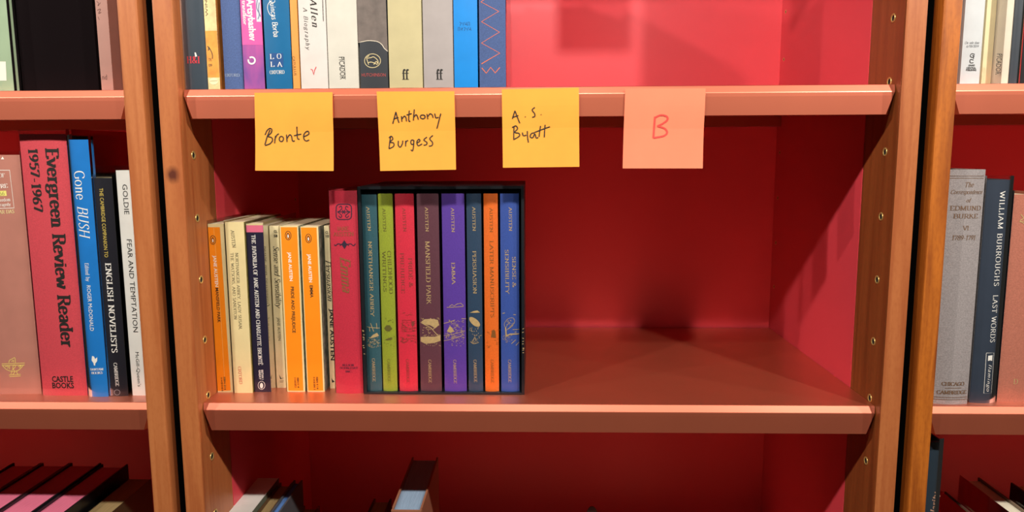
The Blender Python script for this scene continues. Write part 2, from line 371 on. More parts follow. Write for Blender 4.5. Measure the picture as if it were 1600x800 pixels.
# ------------------------------------------------------------------ books
class Book:
    """a book standing on a shelf; x0/x1 spine edges, y spine depth, z shelf, h height, d depth"""
    def __init__(s, name, label, x0, x1, y, z, h, d, cover, kind='paper', pages=None, group=None, bulge=None, plastic=False, side=None, hidden=False, pl_top=0.004):
        s.w = x1 - x0; s.cx = (x0 + x1) / 2; s.y = y; s.z = z; s.h = h; s.d = d
        s.b = bulge if bulge is not None else (0.0022 if kind == 'hard' else 0.0004)
        s.b = min(s.b, s.w * 0.2); s.layer = 1
        s.root = empty(name, (s.cx, y, z)); tag(s.root, label, 'book', group)
        w2 = s.w / 2 - 0.00015; t = 0.0022 if kind == 'hard' else 0.0005; t = min(t, s.w * 0.18)
        N = 16; outer = []
        if kind == 'hard':
            outer += [(w2, d), (w2, 0.010), (w2 - 0.0009, 0.0075), (w2 - 0.0002, 0.005)]
        else:
            outer += [(w2, d)]
        for k in range(N + 1):
            x = w2 - 2 * w2 * k / N; outer.append((x * (0.99 if kind == 'hard' else 1), s.b * (x / w2) ** 2))
        if kind == 'hard':
            outer += [(-w2 + 0.0002, 0.005), (-w2 + 0.0009, 0.0075), (-w2, 0.010), (-w2, d)]
        else:
            outer += [(-w2, d)]
        inner = [(-w2 + t, d), (-w2 + t, s.b + t), (w2 - t, s.b + t), (w2 - t, d)]
        me = extrude('cover', outer + inner, 0.0, h)
        me.materials.append(cover)
        if side:
            me.materials.append(side)
            for p in me.polygons:
                if p.normal.x > 0.8 and p.center.y > 0.02: p.material_index = 1
        s.cover = link('cover', me, None, s.root)
        ov = 0.003 if kind == 'hard' else 0.0004; gap = 0.004 if kind == 'hard' else 0.0006
        box('page_block', (-w2 + t, s.b + t, ov), (w2 - t, d - gap, h - ov), pages or PAGES, s.root)
        s.outer = outer
        if plastic:
            o2 = [(x * (1 + 0.0004 / w2), yy - 0.0006) for x, yy in outer]
            n = len(o2); vs = [(x, yy, 0.0002) for x, yy in o2] + [(x, yy, h + pl_top) for x, yy in o2]
            me = mesh('plastic_cover', vs, [(i, i + 1, n + i + 1, n + i) for i in range(n - 1)])
            link('plastic_cover', me, clear_plastic(), s.root)
    def surf(s, u): return s.b * min(1.05, (2 * u / s.w) ** 2)
    def loc(s, px, py):
        p = at_y(px, py, s.y); return (p.x - s.cx, p.z - s.z)
    def put(s, name, v2, fs, m, eps=None):
        e = eps if eps is not None else 0.00012 + 0.00006 * s.layer
        s.layer += 0.15
        lim = s.w * 0.11
        if any(max(v2[i][0] for i in f) - min(v2[i][0] for i in f) > lim for f in fs):
            bm = bmesh.new(); bv = [bm.verts.new((u, 0, v)) for u, v in v2]
            for f in fs:
                try: bm.faces.new([bv[i] for i in f])
                except ValueError: pass
            if any(len(f) > 4 for f in fs): bmesh.ops.triangulate(bm, faces=list(bm.faces))
            for _ in range(5):
                ed = [q for q in bm.edges if abs(q.verts[0].co.x - q.verts[1].co.x) > lim]
                if not ed: break
                bmesh.ops.subdivide_edges(bm, edges=ed, cuts=1)
                bmesh.ops.triangulate(bm, faces=[f for f in bm.faces if len(f.verts) > 4])
            for q in bm.verts: q.co.y = s.surf(q.co.x) - e
            me = bpy.data.meshes.new(name); bm.to_mesh(me); bm.free()
        else:
            me = mesh(name, [(u, s.surf(u) - e, v) for u, v in v2], fs)
        return link(name, me, m, s.cover)
    def text(s, t, p0, p1, cap, m=None, font='serif', cond=None, **kw):
        v, f, L = (serif_text if font == 'serif' else sans_text)(t, **kw)
        a = s.loc(*p0); b = s.loc(*p1); dx, dz = b[0] - a[0], b[1] - a[1]; l = math.hypot(dx, dz); ex, ez = dx / l, dz / l
        k = l / L; c = cap * px_size(s.y)
        v2 = [(a[0] + ex * u * k - ez * q * c, a[1] + ez * u * k + ex * q * c) for u, q in v]
        return s.put('lettering', v2, f, m or INK)
    def panel(s, poly, m, name='spine_panel', n=8, eps=0.00010):
        """poly: left/right px corners (tl,tr,br,bl) on the spine"""
        q = [s.loc(*p) for p in poly]; vs, fs = [], []
        lim = s.w / 2 - 0.0002
        for k in range(n + 1):
            t = k / n
            for a, b in ((q[0], q[1]), (q[3], q[2])):
                u = max(-lim, min(lim, a[0] + (b[0] - a[0]) * t)); vs.append((u, a[1] + (b[1] - a[1]) * t))
        for k in range(n): fs.append((2 * k, 2 * k + 1, 2 * k + 3, 2 * k + 2))
        return s.put(name, vs, fs, m, eps)
    def band(s, y0, y1, m, l=0, r=0, name='spine_panel', eps=0.00010):
        """full width band between the heights of two pixel rows; l/r insets in metres"""
        c = at_y(800 + (s.cx) * 1170 / (s.y - C_.y), y0, s.y)
        za = s.zrow(y0); zb = s.zrow(y1); w2 = s.w / 2 - 0.0003; vs, fs = [], []; n = 8
        for k in range(n + 1):
            u = -w2 + l + (2 * w2 - l - r) * k / n; vs += [(u, za), (u, zb)]
        for k in range(n): fs.append((2 * k, 2 * k + 1, 2 * k + 3, 2 * k + 2))
        return s.put(name, vs, fs, m, eps)
    def zrow(s, py):
        # height above the shelf of pixel row py on this spine's centre line
        lo, hi = -0.1, 0.6
        for _ in range(40):
            mid = (lo + hi) / 2; d = Vector((s.cx, s.y, s.z + mid)) - C_
            v = 400 - CAM['f'] * d.dot(U_) / d.dot(F_)
            if v > py: lo = mid
            else: hi = mid
        return (lo + hi) / 2
    def strokes(s, name, lines, wpx, m, closed=False, smooth=True):
        vs, fs = [], []; w = wpx * px_size(s.y)
        for p in lines:
            q = [s.loc(*a) for a in p]
            if smooth and len(q) > 2: q = smooth_pts(q, closed, 4)
            elif closed: q = q + [q[0]]
            ribbon(q, lambda a, b: w, vs, fs)
        return s.put(name, vs, fs, m)
    def fill(s, name, pts, m):
        q = [s.loc(*a) for a in pts]; return s.put(name, q, [tuple(range(len(q)))], m)
    def ellipse(s, cx, cy, rx, ry, rot=0, n=18):
        return [(cx + rx * _c(a) * _c(rot) - ry * _s(a) * _s(rot), cy + rx * _c(a) * _s(rot) + ry * _s(a) * _c(rot)) for a in (2 * math.pi * k / n for k in range(n))]

_last = {}
def spine(name, label, row, xl, xr, yb, ytop, d, cover, kind='paper', y=None, h=None, **kw):
    """book from the photo: left/right pixel of its spine foot, foot row, top row; foot stands on shelf `row`"""
    z = {'up': Z0 + HS, 'mid': Z0, 'low': Z0 - HS}[row[1:]]
    if y is None: y = at_z((xl + xr) / 2, yb, z).y
    if kind == 'box': pass
    x0 = at_y(xl, yb, y).x; x1 = at_y(xr, yb, y).x
    k = row
    lo, hi = {'C': (-W, W), 'L': (-PITCH - W, -PITCH + W), 'R': (PITCH_R - W, PITCH_R + W)}[row[0]]
    x0 = max(x0, lo + 0.0006); x1 = min(x1, hi - 0.0006)
    if k in _last: 
        if x0 < _last[k] + 0.0004: x0 = _last[k] + 0.0004
    _last[k] = max(_last.get(k, -9), x1)
    if h is None: h = at_y((xl + xr) / 2, ytop, y).z - z
    return Book(name, label, x0, x1, y, z, h, d, cover, kind, **kw)
def M(hex_, rough=0.5, kind='paper'):
    k = hex_ + kind
    if kind == 'cloth': return mat('cloth ' + hex_, hex_, 0.75, var=0.14, scale=700, bump=0.25, bscale=1600)
    if kind == 'worn': return mat('worn ' + hex_, hex_, 0.6, var=0.22, scale=90, bump=0.1)
    return mat('paper ' + hex_, hex_, rough, var=0.05, scale=50)
PB_ = 'paperback_book'; HB_ = 'hardcover_book'

GRP = {'Cup': 'books on the upper shelf of the middle bookcase', 'Cmid': 'books on the middle shelf of the middle bookcase', 'Clow': 'books on the lower shelf of the middle bookcase',
       'Lup': 'books on the upper shelf of the left bookcase', 'Lmid': 'books on the middle shelf of the left bookcase', 'Llow': 'books on the lower shelf of the left bookcase',
       'Rup': 'books on the upper shelf of the right bookcase', 'Rmid': 'books on the middle shelf of the right bookcase', 'Rlow': 'books on the lower shelf of the right bookcase'}
def bk(name, label, row, *a, **k):
    return spine(name, label, row, *a, group=GRP[row], **k)

# ---- left bookcase, middle shelf
b = bk(HB_, 'brown-pink hardback with white boxed title at the left edge of the photo', 'Lmid', -52, 64, 616, 242, 0.15, M('#b5796a', 0.45), kind='hard', plastic=True)
b.strokes('title_frame', [[(-60, 266), (14, 266), (21, 325), (-60, 327)]], 1.0, WHITE, smooth=False)
b.text('OF', (-2, 277), (7, 277), 6, WHITE, thick=14)
b.text('RE', (1, 294), (11.5, 293), 6, WHITE, thick=17)
b.panel([(-20, 299), (9, 298), (10, 306), (-20, 307)], M('#e8e07a'), 'number_tag', eps=0.00014)
b.text('66', (-1, 305.5), (7, 305), 6, M('#8b8a46'), thick=12)
b.text('eedom', (0, 315), (15.5, 314), 5, WHITE, thick=14)
b.text('Tragedy', (-3, 322.5), (16, 321.5), 5, WHITE, thick=14)
b.text('AR DAS', (-1, 334), (21.5, 333), 5.5, mat('pale yellow ink', '#e9dca0', 0.6, var=0), thick=15)
GY = mat('yellow emblem print', '#e6d277', 0.5, var=0.0)
b.strokes('emblem', [[(3, 568.5), (38, 567.5)], [(3, 571), (38, 570.5)], [(4, 571), (10, 577), (18, 580), (28, 579), (36, 571)], [(14, 567), (15, 563), (19, 561), (23, 559), (24, 567)], [(19, 578), (24, 573), (22, 570), (20, 575), (23, 581), (20, 585)],
                     [(17, 585), (19, 579)], [(27, 579), (26, 582), (28, 585)], [(14, 586), (32, 585)], [(15, 588.5), (32, 587.5)], [(8, 573), (13, 572), (12, 576)], [(15, 571), (15, 577)], [(28, 573), (33, 571), (30, 575)], [(18, 565), (21, 563), (21, 566)]], 1.0, GY)
b.fill('marker', [(1, 249), (3.5, 244.5), (6, 249)], WHITE)

b = bk(HB_, 'thick red clothbound book with heavy black title, tallest in the left bookcase', 'Lmid', 66, 137, 618, 209, 0.155, mat('red book cloth', '#c8414c', 0.7, var=0.12, scale=900, bump=0.3, bscale=1800), kind='hard', plastic=True, bulge=0.001, pl_top=0.005)
b.text('Evergreen Review Reader', (71.5, 232), (97, 542), 19, INK, thick=21, thin=10, serif=10, space=5)
b.text('1957-1967', (44, 232), (53.5, 331), 14, INK, thick=21, thin=10, serif=9)
b.text('CASTLE', (81.5, 596.5), (114.5, 596.5), 9.5, INK, font='sans', bold=0.025)
b.text('BOOKS', (82, 606.5), (116, 606.5), 9.5, INK, font='sans', bold=0.025)

b = bk(HB_, 'blue glossy book with white title next to thick red clothbound book', 'Lmid', 138.5, 169, 620, 218, 0.145, M('#1f79c9', 0.35), kind='hard', plastic=True, bulge=0.0015, pl_top=0.005)
b.text('Gone', (115.5, 267), (119, 312), 16, WHITE, thick=11, thin=4, serif=8)
b.text('BUSH', (120.5, 322), (124.5, 370), 16, WHITE, thick=11, thin=4, serif=8, slant=0.22)
b.text('Edited by', (132.5, 411), (135, 439.5), 6, WHITE, thick=12)
b.text('ROGER McDONALD', (135.5, 446), (141, 517), 6.5, WHITE, font='sans')
b.fill('emblem', [(144, 556), (147, 557), (149, 561), (152, 558), (152, 564), (149, 568), (149, 571), (147, 571), (146, 567), (143, 563), (144, 560)], WHITE)
b.text('BANTAM', (141, 579), (161, 578.5), 3.6, WHITE, thick=18)
b.text('BOOKS', (143, 584.5), (160, 584), 3.6, WHITE, thick=18)

b = bk(PB_, 'black paperback with yellow and white lettering between blue and white books', 'Lmid', 169.5, 200, 619, 278, 0.15, M('#24242c', 0.35), plastic=True, side=M('#6f7a4c', 0.6, 'worn'), bulge=0.0012)
b.text('THE CAMBRIDGE COMPANION TO', (155, 294), (163.5, 402), 6.2, mat('yellow ink', '#e0c65a', 0.6, var=0), font='sans')
b.text('ENGLISH NOVELISTS', (164.5, 411), (175, 551), 9, WHITE, thick=17, thin=6)
b.text('CAMBRIDGE', (177.5, 567), (181, 603), 5.5, WHITE, thick=15)
b.strokes('crest', [b.ellipse(183, 613, 4.5, 4)], 1.0, M('#8a8a90'), closed=True)

b = bk(PB_, 'white paperback with black sans-serif title squeezed against the wooden post', 'Lmid', 207, 232, 618, 266, 0.14, M('#e6e6e0', 0.4), plastic=True, side=M('#c9c2b2'))
b.text('GOLDIE', (191, 288), (194.5, 335), 8, INK, font='sans')
b.text('FEAR AND TEMPTATION', (198, 374), (208.5, 519), 8, INK, font='sans')
b.text("McGill-Queen's", (211.5, 550), (215.5, 604), 5.5, INK, font='sans')

# ---- left bookcase, upper shelf
b = bk(HB_, 'pale green book with cream label beside the dark gap on the upper left shelf', 'Lup', -40, 20, 134, 0, 0.15, M('#93a98a', 0.45), kind='hard', y=0.016, h=0.225, plastic=True)
b.panel([(-16, 96), (8, 96), (9.5, 126), (-15, 126)], M('#e4e2d2'), 'paper_label', eps=0.0002)
b = bk(HB_, 'near-black block standing in for the shaded gap between pale green and pale pink books', 'Lup', 24, 155, 134, 0, 0.20, mat('gap shade black', '#0b0406', 0.95, var=0.0, spec=0.1), kind='hard', y=0.03, h=0.25, bulge=0.0)  # added block, no real book; the gap's shade is put into its colour
b = bk(PB_, 'pale pink paperback with small black lettering next to dark red book', 'Lup', 158, 177, 134, 0, 0.13, M('#a87a6e', 0.5), y=0.02, h=0.195)
b.text('nd', (160, 124.5), (167.5, 124.5), 8, M('#5a3a34'), font='sans')
b.strokes('signature', [[(151, 2), (154, 5), (153, 9), (157, 4)], [(152, 16), (157, 14), (154, 21), (158, 19)], [(153, 26), (155, 31)]], 0.8, M('#6b4038'))
b = bk(PB_, 'dark red book standing against the post on the upper left shelf', 'Lup', 178, 196, 134, 0, 0.14, M('#8e1a22', 0.5), y=0.05, h=0.215)

# ---- middle bookcase, upper shelf
UP = dict(y=0.004)
b = bk(HB_, 'charcoal blue hardback with red initials, first book on the upper shelf', 'Cup', 288, 324, 134, 0, 0.15, M('#33404c', 0.45), kind='hard', h=0.222, plastic=True, **UP)
b.text('H&I', (292, 98.5), (312, 98.5), 9.5, mat('red ink', '#d23440', 0.6, var=0), thick=18, thin=7, space=12)
b.fill('paint_fleck', [(304, 82), (306, 82), (308, 88), (305, 89)], WHITE)
b = bk(PB_, 'worn cream and orange paperback beside charcoal blue hardback', 'Cup', 325, 344, 134, 0, 0.12, M('#dcc68e', 0.6, 'worn'), h=0.195, side=M('#b06a2a', 0.6, 'worn'), **UP)
b.band(48, 121, M('#e2943a', 0.6, 'worn'))
b.text('WINES', (325.5, 25), (322.5, -12), 4, M('#5a4a2c'), font='sans')
b.strokes('scribble', [[(324, 72), (327, 76), (325, 79)], [(326, 73), (330, 80), (332, 86), (332, 92)], [(325, 76), (329, 77)]], 1.3, M('#3c3324'))
b.text('TK', (326, 95.5), (331, 95.5), 4, M('#5a4a2c'), thick=16); b.text('09', (326, 104), (331.5, 104), 4, M('#5a4a2c'), thick=18)
b.fill('round_mark', b.ellipse(334, 127, 7, 5.5), M('#ead9ae'))
b.strokes('round_mark_line', [[(328, 127), (340, 126)]], 0.8, M('#a08a5c'))
DEN = mat('denim blue cloth', '#41588a', 0.7, var=0.16, scale=900, bump=0.3, bscale=1500)
b = bk(HB_, 'plain denim blue clothbound book beside the pink and purple book', 'Cup', 350, 380, 134, 0, 0.15, DEN, kind='hard', h=0.225, **UP)
b.text('OXFORD', (351, 119.5), (374, 119.5), 4.2, M('#93a0b4'), thick=14)
PINK = mat('pink and purple print', '#dd5fa6', 0.4, scale=38, col2='#5a4a98', stretch=(1, 1, 0.35))
b = bk(PB_, 'pink and purple book with white condensed lettering', 'Cup', 381.5, 414, 134, 0, 0.14, PINK, h=0.21, plastic=True, **UP)
b.panel([(372, -14), (407, -14), (410.5, 70), (376, 70)], M('#dc5fa8', 0.4), eps=0.00009)
b.panel([(399, -10), (406, -10), (408, 34), (401, 34)], M('#cfd3dc', 0.4), eps=0.00013)
b.strokes('drawing', [[(402, 0), (401, 12), (405, 22), (403, 30)], [(405, 4), (404, 16), (407, 26)]], 1.3, M('#6d7896'))
b.text('l Artsybashev', (385, -7), (390.5, 64), 10.5, WHITE, font='sans', bold=0.03)
b.text('skr., translator', (377, -18), (380.5, 39), 5.5, WHITE, font='sans', bold=0.02)
q = b.ellipse(393.3, 94.5, 5.2, 5.2, n=20)
b.strokes('crescent', [q[13:] + q[:12]], 2.4, WHITE)
TEALB = M('#16689a', 0.35)
b = bk(HB_, 'teal blue glossy book with white script title and four spaced letters', 'Cup', 415.5, 457, 134, 0, 0.145, TEALB, kind='hard', h=0.215, plastic=True, bulge=0.0015, **UP)
b.text('Quincas Borba', (421, -2), (428, 58), 8, WHITE, thick=13, thin=8, serif=0, slant=0.1)
b.strokes('swash', [[(425, 1), (419, 6), (418, 14), (422, 23), (428, 25)]], 0.9, WHITE)
b.panel([(420, 83), (442, 83), (443, 105), (421, 105)], M('#27548f', 0.4), 'letter_square', eps=0.00013)
for ch, x, y in (('L', 421.5, 92), ('O', 433, 91.5), ('L', 422.5, 104), ('A', 434, 104)): b.text(ch, (x, y), (x + 6.5, y), 7, WHITE, thick=13)
b.text('OXFORD', (421.5, 115.5), (444.5, 115), 5, WHITE, thick=15)
b = bk(PB_, 'thin orange paperback between teal blue and white books', 'Cup', 458, 469, 134, 0, 0.12, M('#d99242', 0.5), h=0.20, **UP)
b.text('CATULLUS', (456.5, 88), (459.5, 118), 4, M('#7c4c1c'), font='sans')
b = bk(HB_, 'white book with black italic title and red letter near its foot', 'Cup', 470, 513, 134, 0, 0.155, M('#cdc6c0', 0.5), kind='hard', h=0.235, bulge=0.0012, **UP)
b.text('Allen', (484, -2), (488.5, 42), 9.5, INK, thick=15, thin=5, serif=7, slant=0.25, space=20)
b.text('A Biography', (473.5, 12), (478.5, 77), 6, M('#3c3836'), thick=12, serif=6, slant=0.25, space=26)
b.strokes('red_letter', [[(485.5, 108), (488, 109), (490.5, 117), (491.5, 110), (494, 104.5)]], 1.2, mat('red ink', '#d23440', 0.6, var=0), smooth=False)
b.strokes('rule', [[(503.5, -10), (505, 33)]], 0.9, INK)
b = bk(PB_, 'thick cream white paperback with black publisher lettering beside dark torn book', 'Cup', 514, 561, 134, 0, 0.15, M('#c6c2b6', 0.5), h=0.225, **UP)
b.text('PICADOR', (529.5, 89), (531.5, 124), 8.5, INK, font='sans')
b.strokes('rule', [[(537.8, 89), (539.7, 124)]], 0.5, INK)
b = bk(HB_, 'dark brown book with torn jacket, black foot and oval animal emblem', 'Cup', 563, 607, 134, 0, 0.15, M('#262a30', 0.5), kind='hard', h=0.222, bulge=0.0012, **UP)
q = [(555, -14), (602, -14), (603, 40), (605.5, 80), (600, 75), (597, 70), (591, 65), (584, 64), (575, 63.5), (566, 65), (559, 66)]
b.fill('torn_jacket', q, M('#655a54', 0.55, 'worn'))
b.strokes('torn_edge', [[(559, 66), (566, 65), (575, 63.5), (584, 64), (591, 65.5), (597, 70), (600, 75), (605.5, 80)]], 0.9, M('#d8cdb8'))
b.strokes('emblem', [b.ellipse(582, 95, 12.5, 10.7)], 1.0, M('#c9b98a'), closed=True)
b.strokes('emblem_animal', [[(577, 87), (573, 90), (574, 95), (576, 101)], [(574, 91), (580, 90), (584, 89), (590, 94), (591, 100)], [(575, 98), (580, 97), (586, 99), (590, 101)], [(584, 101), (588, 96), (590, 99)]], 1.1, M('#c9b98a'))
b.text('HUTCHINSON', (565, 119.5), (602.5, 119.5), 5, mat('dull red ink', '#a8403e', 0.6, var=0), font='sans')
b = bk(HB_, 'khaki jacketed book with small black double f near its foot', 'Cup', 608, 661, 134, 0, 0.15, M('#b5aa80', 0.5), kind='hard', h=0.225, bulge=0.001, **UP)
for bb, x in ((b, 628.5), (None, 681.5)):
    if bb is None:
        bb = bk(HB_, 'grey jacketed book with small black double f near its foot', 'Cup', 662, 709, 134, 0, 0.15, M('#9c9492', 0.5), kind='hard', h=0.228, bulge=0.001, **UP)
    bb.strokes('lettering', [[(x + 5, 110), (x + 3, 109), (x + 2, 112), (x + 2.4, 124)], [(x + 10, 110), (x + 8, 109), (x + 7, 112), (x + 7.4, 124)]], 2.3, INK)
    bb.strokes('lettering', [[(x, 114.5), (x + 10, 114.5)], [(x + 0.2, 124), (x + 5, 124)], [(x + 5.3, 124), (x + 10.2, 124)]], 1.0, INK)
b = bk(PB_, 'bright sky blue paperback with two small lines of dark lettering', 'Cup', 710, 747, 134, 0, 0.14, M('#0880d0', 0.4), h=0.21, **UP)
DB = M('#0d4b80', 0.5)
for y0, n in ((40, 4), (48, 5)):
    w = 17.5 / 4 if n == 4 else 21.5 / 5; x = 718 if n == 4 else 716; ln = []
    for k in range(n):
        X = x + k * w; T = y0 - 5.5
        ln += [[[(X, y0), (X, T), (X + w * .6, T), (X + w * .6, y0)]], [[(X, T + 1), (X + w * .3, y0), (X + w * .7, T)]], [[(X + w * .4, T), (X + w * .35, y0)], [(X, T + 3), (X + w * .7, T + 2)]], [[(X, y0 - 1), (X + w * .4, T), (X + w * .7, y0)], [(X + w * .1, y0 - 2), (X + w * .6, y0 - 2)]], [[(X, T), (X + w * .6, T + 1), (X + w * .2, y0)]]][(k * 2 + n) % 5]
    b.strokes('lettering', ln, 0.7, DB, smooth=False)
b = bk(HB_, 'denim blue clothbound book with orange zigzag line, last on the upper shelf', 'Cup', 749, 791, 134, 0, 0.15, DEN, kind='hard', h=0.215, plastic=True, bulge=0.0012, **UP)
ORZ = mat('orange foil', '#e8744a', 0.5, var=0)
P5 = lambda L: [(530 + a / 5.333, c / 5.333) for a, c in L]
b.strokes('zigzag', [P5([(1180, -165), (1330, -80), (1180, 15), (1330, 95), (1185, 180), (1335, 268), (1185, 358), (1338, 443), (1185, 532)])], 1.3, ORZ, smooth=False)
b.strokes('zigzag', [P5([(1187, 565), (1225, 610), (1262, 562), (1300, 608), (1338, 562)])], 1.3, ORZ, smooth=False)

# ---- middle bookcase, middle shelf: paperbacks
CREAM = M('#dccb96', 0.55); ORANGE = mat('orange print', '#f08a12', 0.45, var=0.04, scale=40)
TEALSIDE = mat('worn teal cover', '#4c5f58', 0.6, scale=160, col2='#a8a88c')
def penguin(b, cx, cy, rot):
    b.strokes('emblem', [b.ellipse(cx, cy, 4.4, 6.8, rot)], 0.9, INK, closed=True)
    b.strokes('emblem_bird', [[(cx - 0.5, cy - 4), (cx + 1.8, cy - 1), (cx + 1.6, cy + 3), (cx - 0.5, cy + 5)], [(cx - 0.5, cy - 4), (cx - 2, cy - 0.5), (cx - 1.4, cy + 3.5)]], 1.1, INK)
    b.fill('emblem_belly', b.ellipse(cx - 0.1, cy + 1, 1.0, 2.6, rot, 10), WHITE)
def tiny(b, lines, m=INK, h=3.0):
    for t, p0, p1 in lines: b.text(t, p0, p1, h, m, font='sans', bold=0.02)
b = bk(PB_, 'orange paperback with cream edges, first from the left post on the middle shelf', 'Cmid', 335, 364.5, 613, 350, 0.111, CREAM, side=TEALSIDE, plastic=True)
b.panel([(320.5, 355), (343.5, 355), (360.5, 610), (337.5, 611)], ORANGE)
b.strokes('crease', [[(334, 356), (344, 480), (352, 609)]], 0.6, M('#f2b865'))
penguin(b, 332.7, 375, -0.05)
b.text('JANE AUSTEN', (333, 399), (336.5, 448), 5, WHITE, font='sans', bold=0.015)
b.text('MANSFIELD PARK', (336.7, 450), (340.3, 504), 5, INK, font='sans', bold=0.015)
tiny(b, [('0 14 00 0143 8', (344.8, 590), (346.4, 611)), ('ISBN 014', (349.4, 589), (350.6, 609))])
b = bk(PB_, 'cream paperback with two thin lines of title and small red lettering', 'Cmid', 366, 395, 614, 347, 0.118, M('#e0d09a', 0.5), side=M('#7d7238', 0.6, 'worn'))
b.text('AUSTEN', (360.5, 360), (363.3, 387), 5.3, M('#4c4a3c'), thick=12)
b.text('NORTHANGER ABBEY, LADY SUSAN,', (367.6, 395), (373.8, 515), 4.5, M('#4c4a3c'), thick=11)
b.text('THE WATSONS, AND SANDITON', (360.2, 395), (366, 499), 4.5, M('#4c4a3c'), thick=11)
b.text('OXFORD', (371.8, 573), (374.2, 600), 5, mat('faded red ink', '#cc6a58', 0.6, var=0), thick=13)
b = bk(PB_, 'dark navy paperback with pink band at the top of its spine', 'Cmid', 397, 424, 612.5, 350, 0.112, M('#27243a', 0.35), side=M('#d8c79c', 0.55), plastic=True)
b.band(352, 363, mat('pink print', '#e0708c', 0.45, var=0.03)); b.band(349.5, 352, CREAM)
b.text('THE JUVENILIA OF JANE AUSTEN AND CHARLOTTE BRONT\u00cb', (393, 367), (404.2, 570), 6, WHITE, thick=17, thin=6, serif=8)
tiny(b, [('GREAT', (404.2, 578), (405, 593)), ('BRITAIN 1', (408.3, 578), (409.2, 593))], WHITE, 3.2)
b.strokes('emblem', [b.ellipse(408.7, 602, 5.3, 6.3)], 0.7, WHITE, closed=True); b.fill('emblem_bird', b.ellipse(408.7, 602.5, 2.5, 4.3), WHITE)
CLB = M('#ddd0a4', 0.55)
b = bk(PB_, 'narrow cream paperback with black italic title, pushed back between navy and orange', 'Cmid', 432.5, 447, 606, 353, 0.108, CLB)
b.text('CL', (428, 363.5), (433.5, 363.5), 4, INK, font='sans', bold=0.03); b.text('58', (428, 370.5), (433.5, 370.5), 4, INK, font='sans', bold=0.03)
b.text('Sense and Sensibility', (427, 384), (431.5, 480), 8.5, INK, thick=12, thin=5, serif=4, slant=0.28, space=2)
b.text('JANE AUSTEN', (433, 496), (434.8, 532), 4.4, INK, font='sans')
b.fill('emblem', [(436, 585), (439.5, 591), (444, 590), (438, 592.5)], INK); b.strokes('emblem_rule', [[(437, 595), (443.5, 595)], [(437.5, 597), (442.5, 597)]], 0.5, INK)
b = bk(PB_, 'orange paperback with long black title on its spine, second of the three orange ones', 'Cmid', 448.5, 477, 612, 353, 0.111, CREAM, side=TEALSIDE)
b.panel([(438.5, 355), (464, 355), (474, 610.5), (450.5, 610.5)], ORANGE)
penguin(b, 450.3, 368, -0.05)
b.text('JANE AUSTEN', (450, 394), (452.8, 439), 5, WHITE, font='sans', bold=0.015)
b.text('PRIDE AND PREJUDICE', (454.3, 448), (457.3, 520), 5, INK, font='sans', bold=0.015)
tiny(b, [('0 14 00 0072 5', (459.6, 590), (460.6, 606)), ('ISBN 0 14', (464, 590), (465, 606))])
b = bk(PB_, 'orange paperback with short four-letter black title, nearest the red clothbound book', 'Cmid', 480, 507.5, 612, 354, 0.111, CREAM, side=mat('worn grey green cover', '#4a5248', 0.6, scale=160, col2='#8d8f80'))
b.panel([(470, 355.5), (494.5, 355.5), (505, 610.5), (481.5, 610.5)], ORANGE)
penguin(b, 482, 372.5, -0.05)
b.text('JANE AUSTEN', (480.8, 397), (483.2, 441), 5, WHITE, font='sans', bold=0.015)
b.text('EMMA', (484, 446), (485, 465), 5, INK, font='sans', bold=0.015)
tiny(b, [('0 14 00 0041 5', (489.5, 589), (490.3, 609)), ('ISBN 0 14', (494, 589), (495, 608))])
b = bk(PB_, 'cream paperback with italic title half hidden behind the red clothbound book', 'Cmid', 515.5, 523.5, 607, 353, 0.108, CLB)
b.text('Persuasion', (508.5, 406), (512.4, 470), 8, INK, thick=12, thin=5, serif=4, slant=0.28, space=2)
b.text('JANE AUSTEN', (515.2, 482), (517.2, 563), 6, INK, font='sans', bold=0.03)
b.fill('emblem', [(518, 590), (521, 596), (524, 596), (519, 598)], INK)
b.text('10', (509, 371), (514, 371), 4.2, INK, font='sans', bold=0.03); b.text('CL', (508.6, 365), (513.4, 365), 4, INK, font='sans', bold=0.03)

# red clothbound volume
b = bk(HB_, 'red clothbound book with black square ornament beside the black slipcase', 'Cmid', 524.3, 567.5, 615, 298, 0.145, mat('crimson cloth', '#c02a40', 0.55, var=0.1, scale=800, bump=0.15), kind='hard', plastic=True, pl_top=0.004)
FADE = mat('faded gilt', '#9a6340', 0.5, metal=0.3, var=0.15, scale=400)
sq = [(537 + 12 * math.copysign(abs(_c(a)) ** 0.45, _c(a)), 331 + 12 * math.copysign(abs(_s(a)) ** 0.45, _s(a))) for a in (2 * math.pi * k / 28 for k in range(28))]
NAVY = mat('dark navy stamp', '#2c1c34', 0.6, var=0)
b.strokes('ornament', [sq], 1.5, NAVY, closed=True)
b.strokes('ornament', [[(530, 324), (533, 322), (534, 326), (530, 330), (527.5, 331), (530, 333), (534, 337), (532, 340), (529, 337)], [(544, 324), (541, 322), (540, 326), (544, 330), (546.5, 331), (544, 333), (540, 337), (542, 340), (545, 337)], [(529, 331), (545, 331)], [(535, 328), (537, 331), (539, 328)], [(535, 334), (537, 331), (539, 334)]], 1.3, NAVY)
b.text('JANE', (526.5, 360.5), (545, 360), 6, FADE, thick=12); b.text('AUSTEN', (521, 369), (552.5, 368.5), 6, FADE, thick=12)
b.fill('ornament', [(538, 375), (542.5, 382), (538.5, 389), (533.5, 382)], NAVY)
b.strokes('ornament', [[(533, 382), (528, 381), (524, 384), (522, 382)], [(543, 382), (548, 381), (552, 384), (555, 381)], [(531, 384), (534, 381)], [(545, 384), (542, 381)]], 1.4, NAVY)
b.text('Emma', (531.5, 401), (535.5, 456), 15, FADE, thick=15, thin=8, serif=5, slant=0.3, space=2)
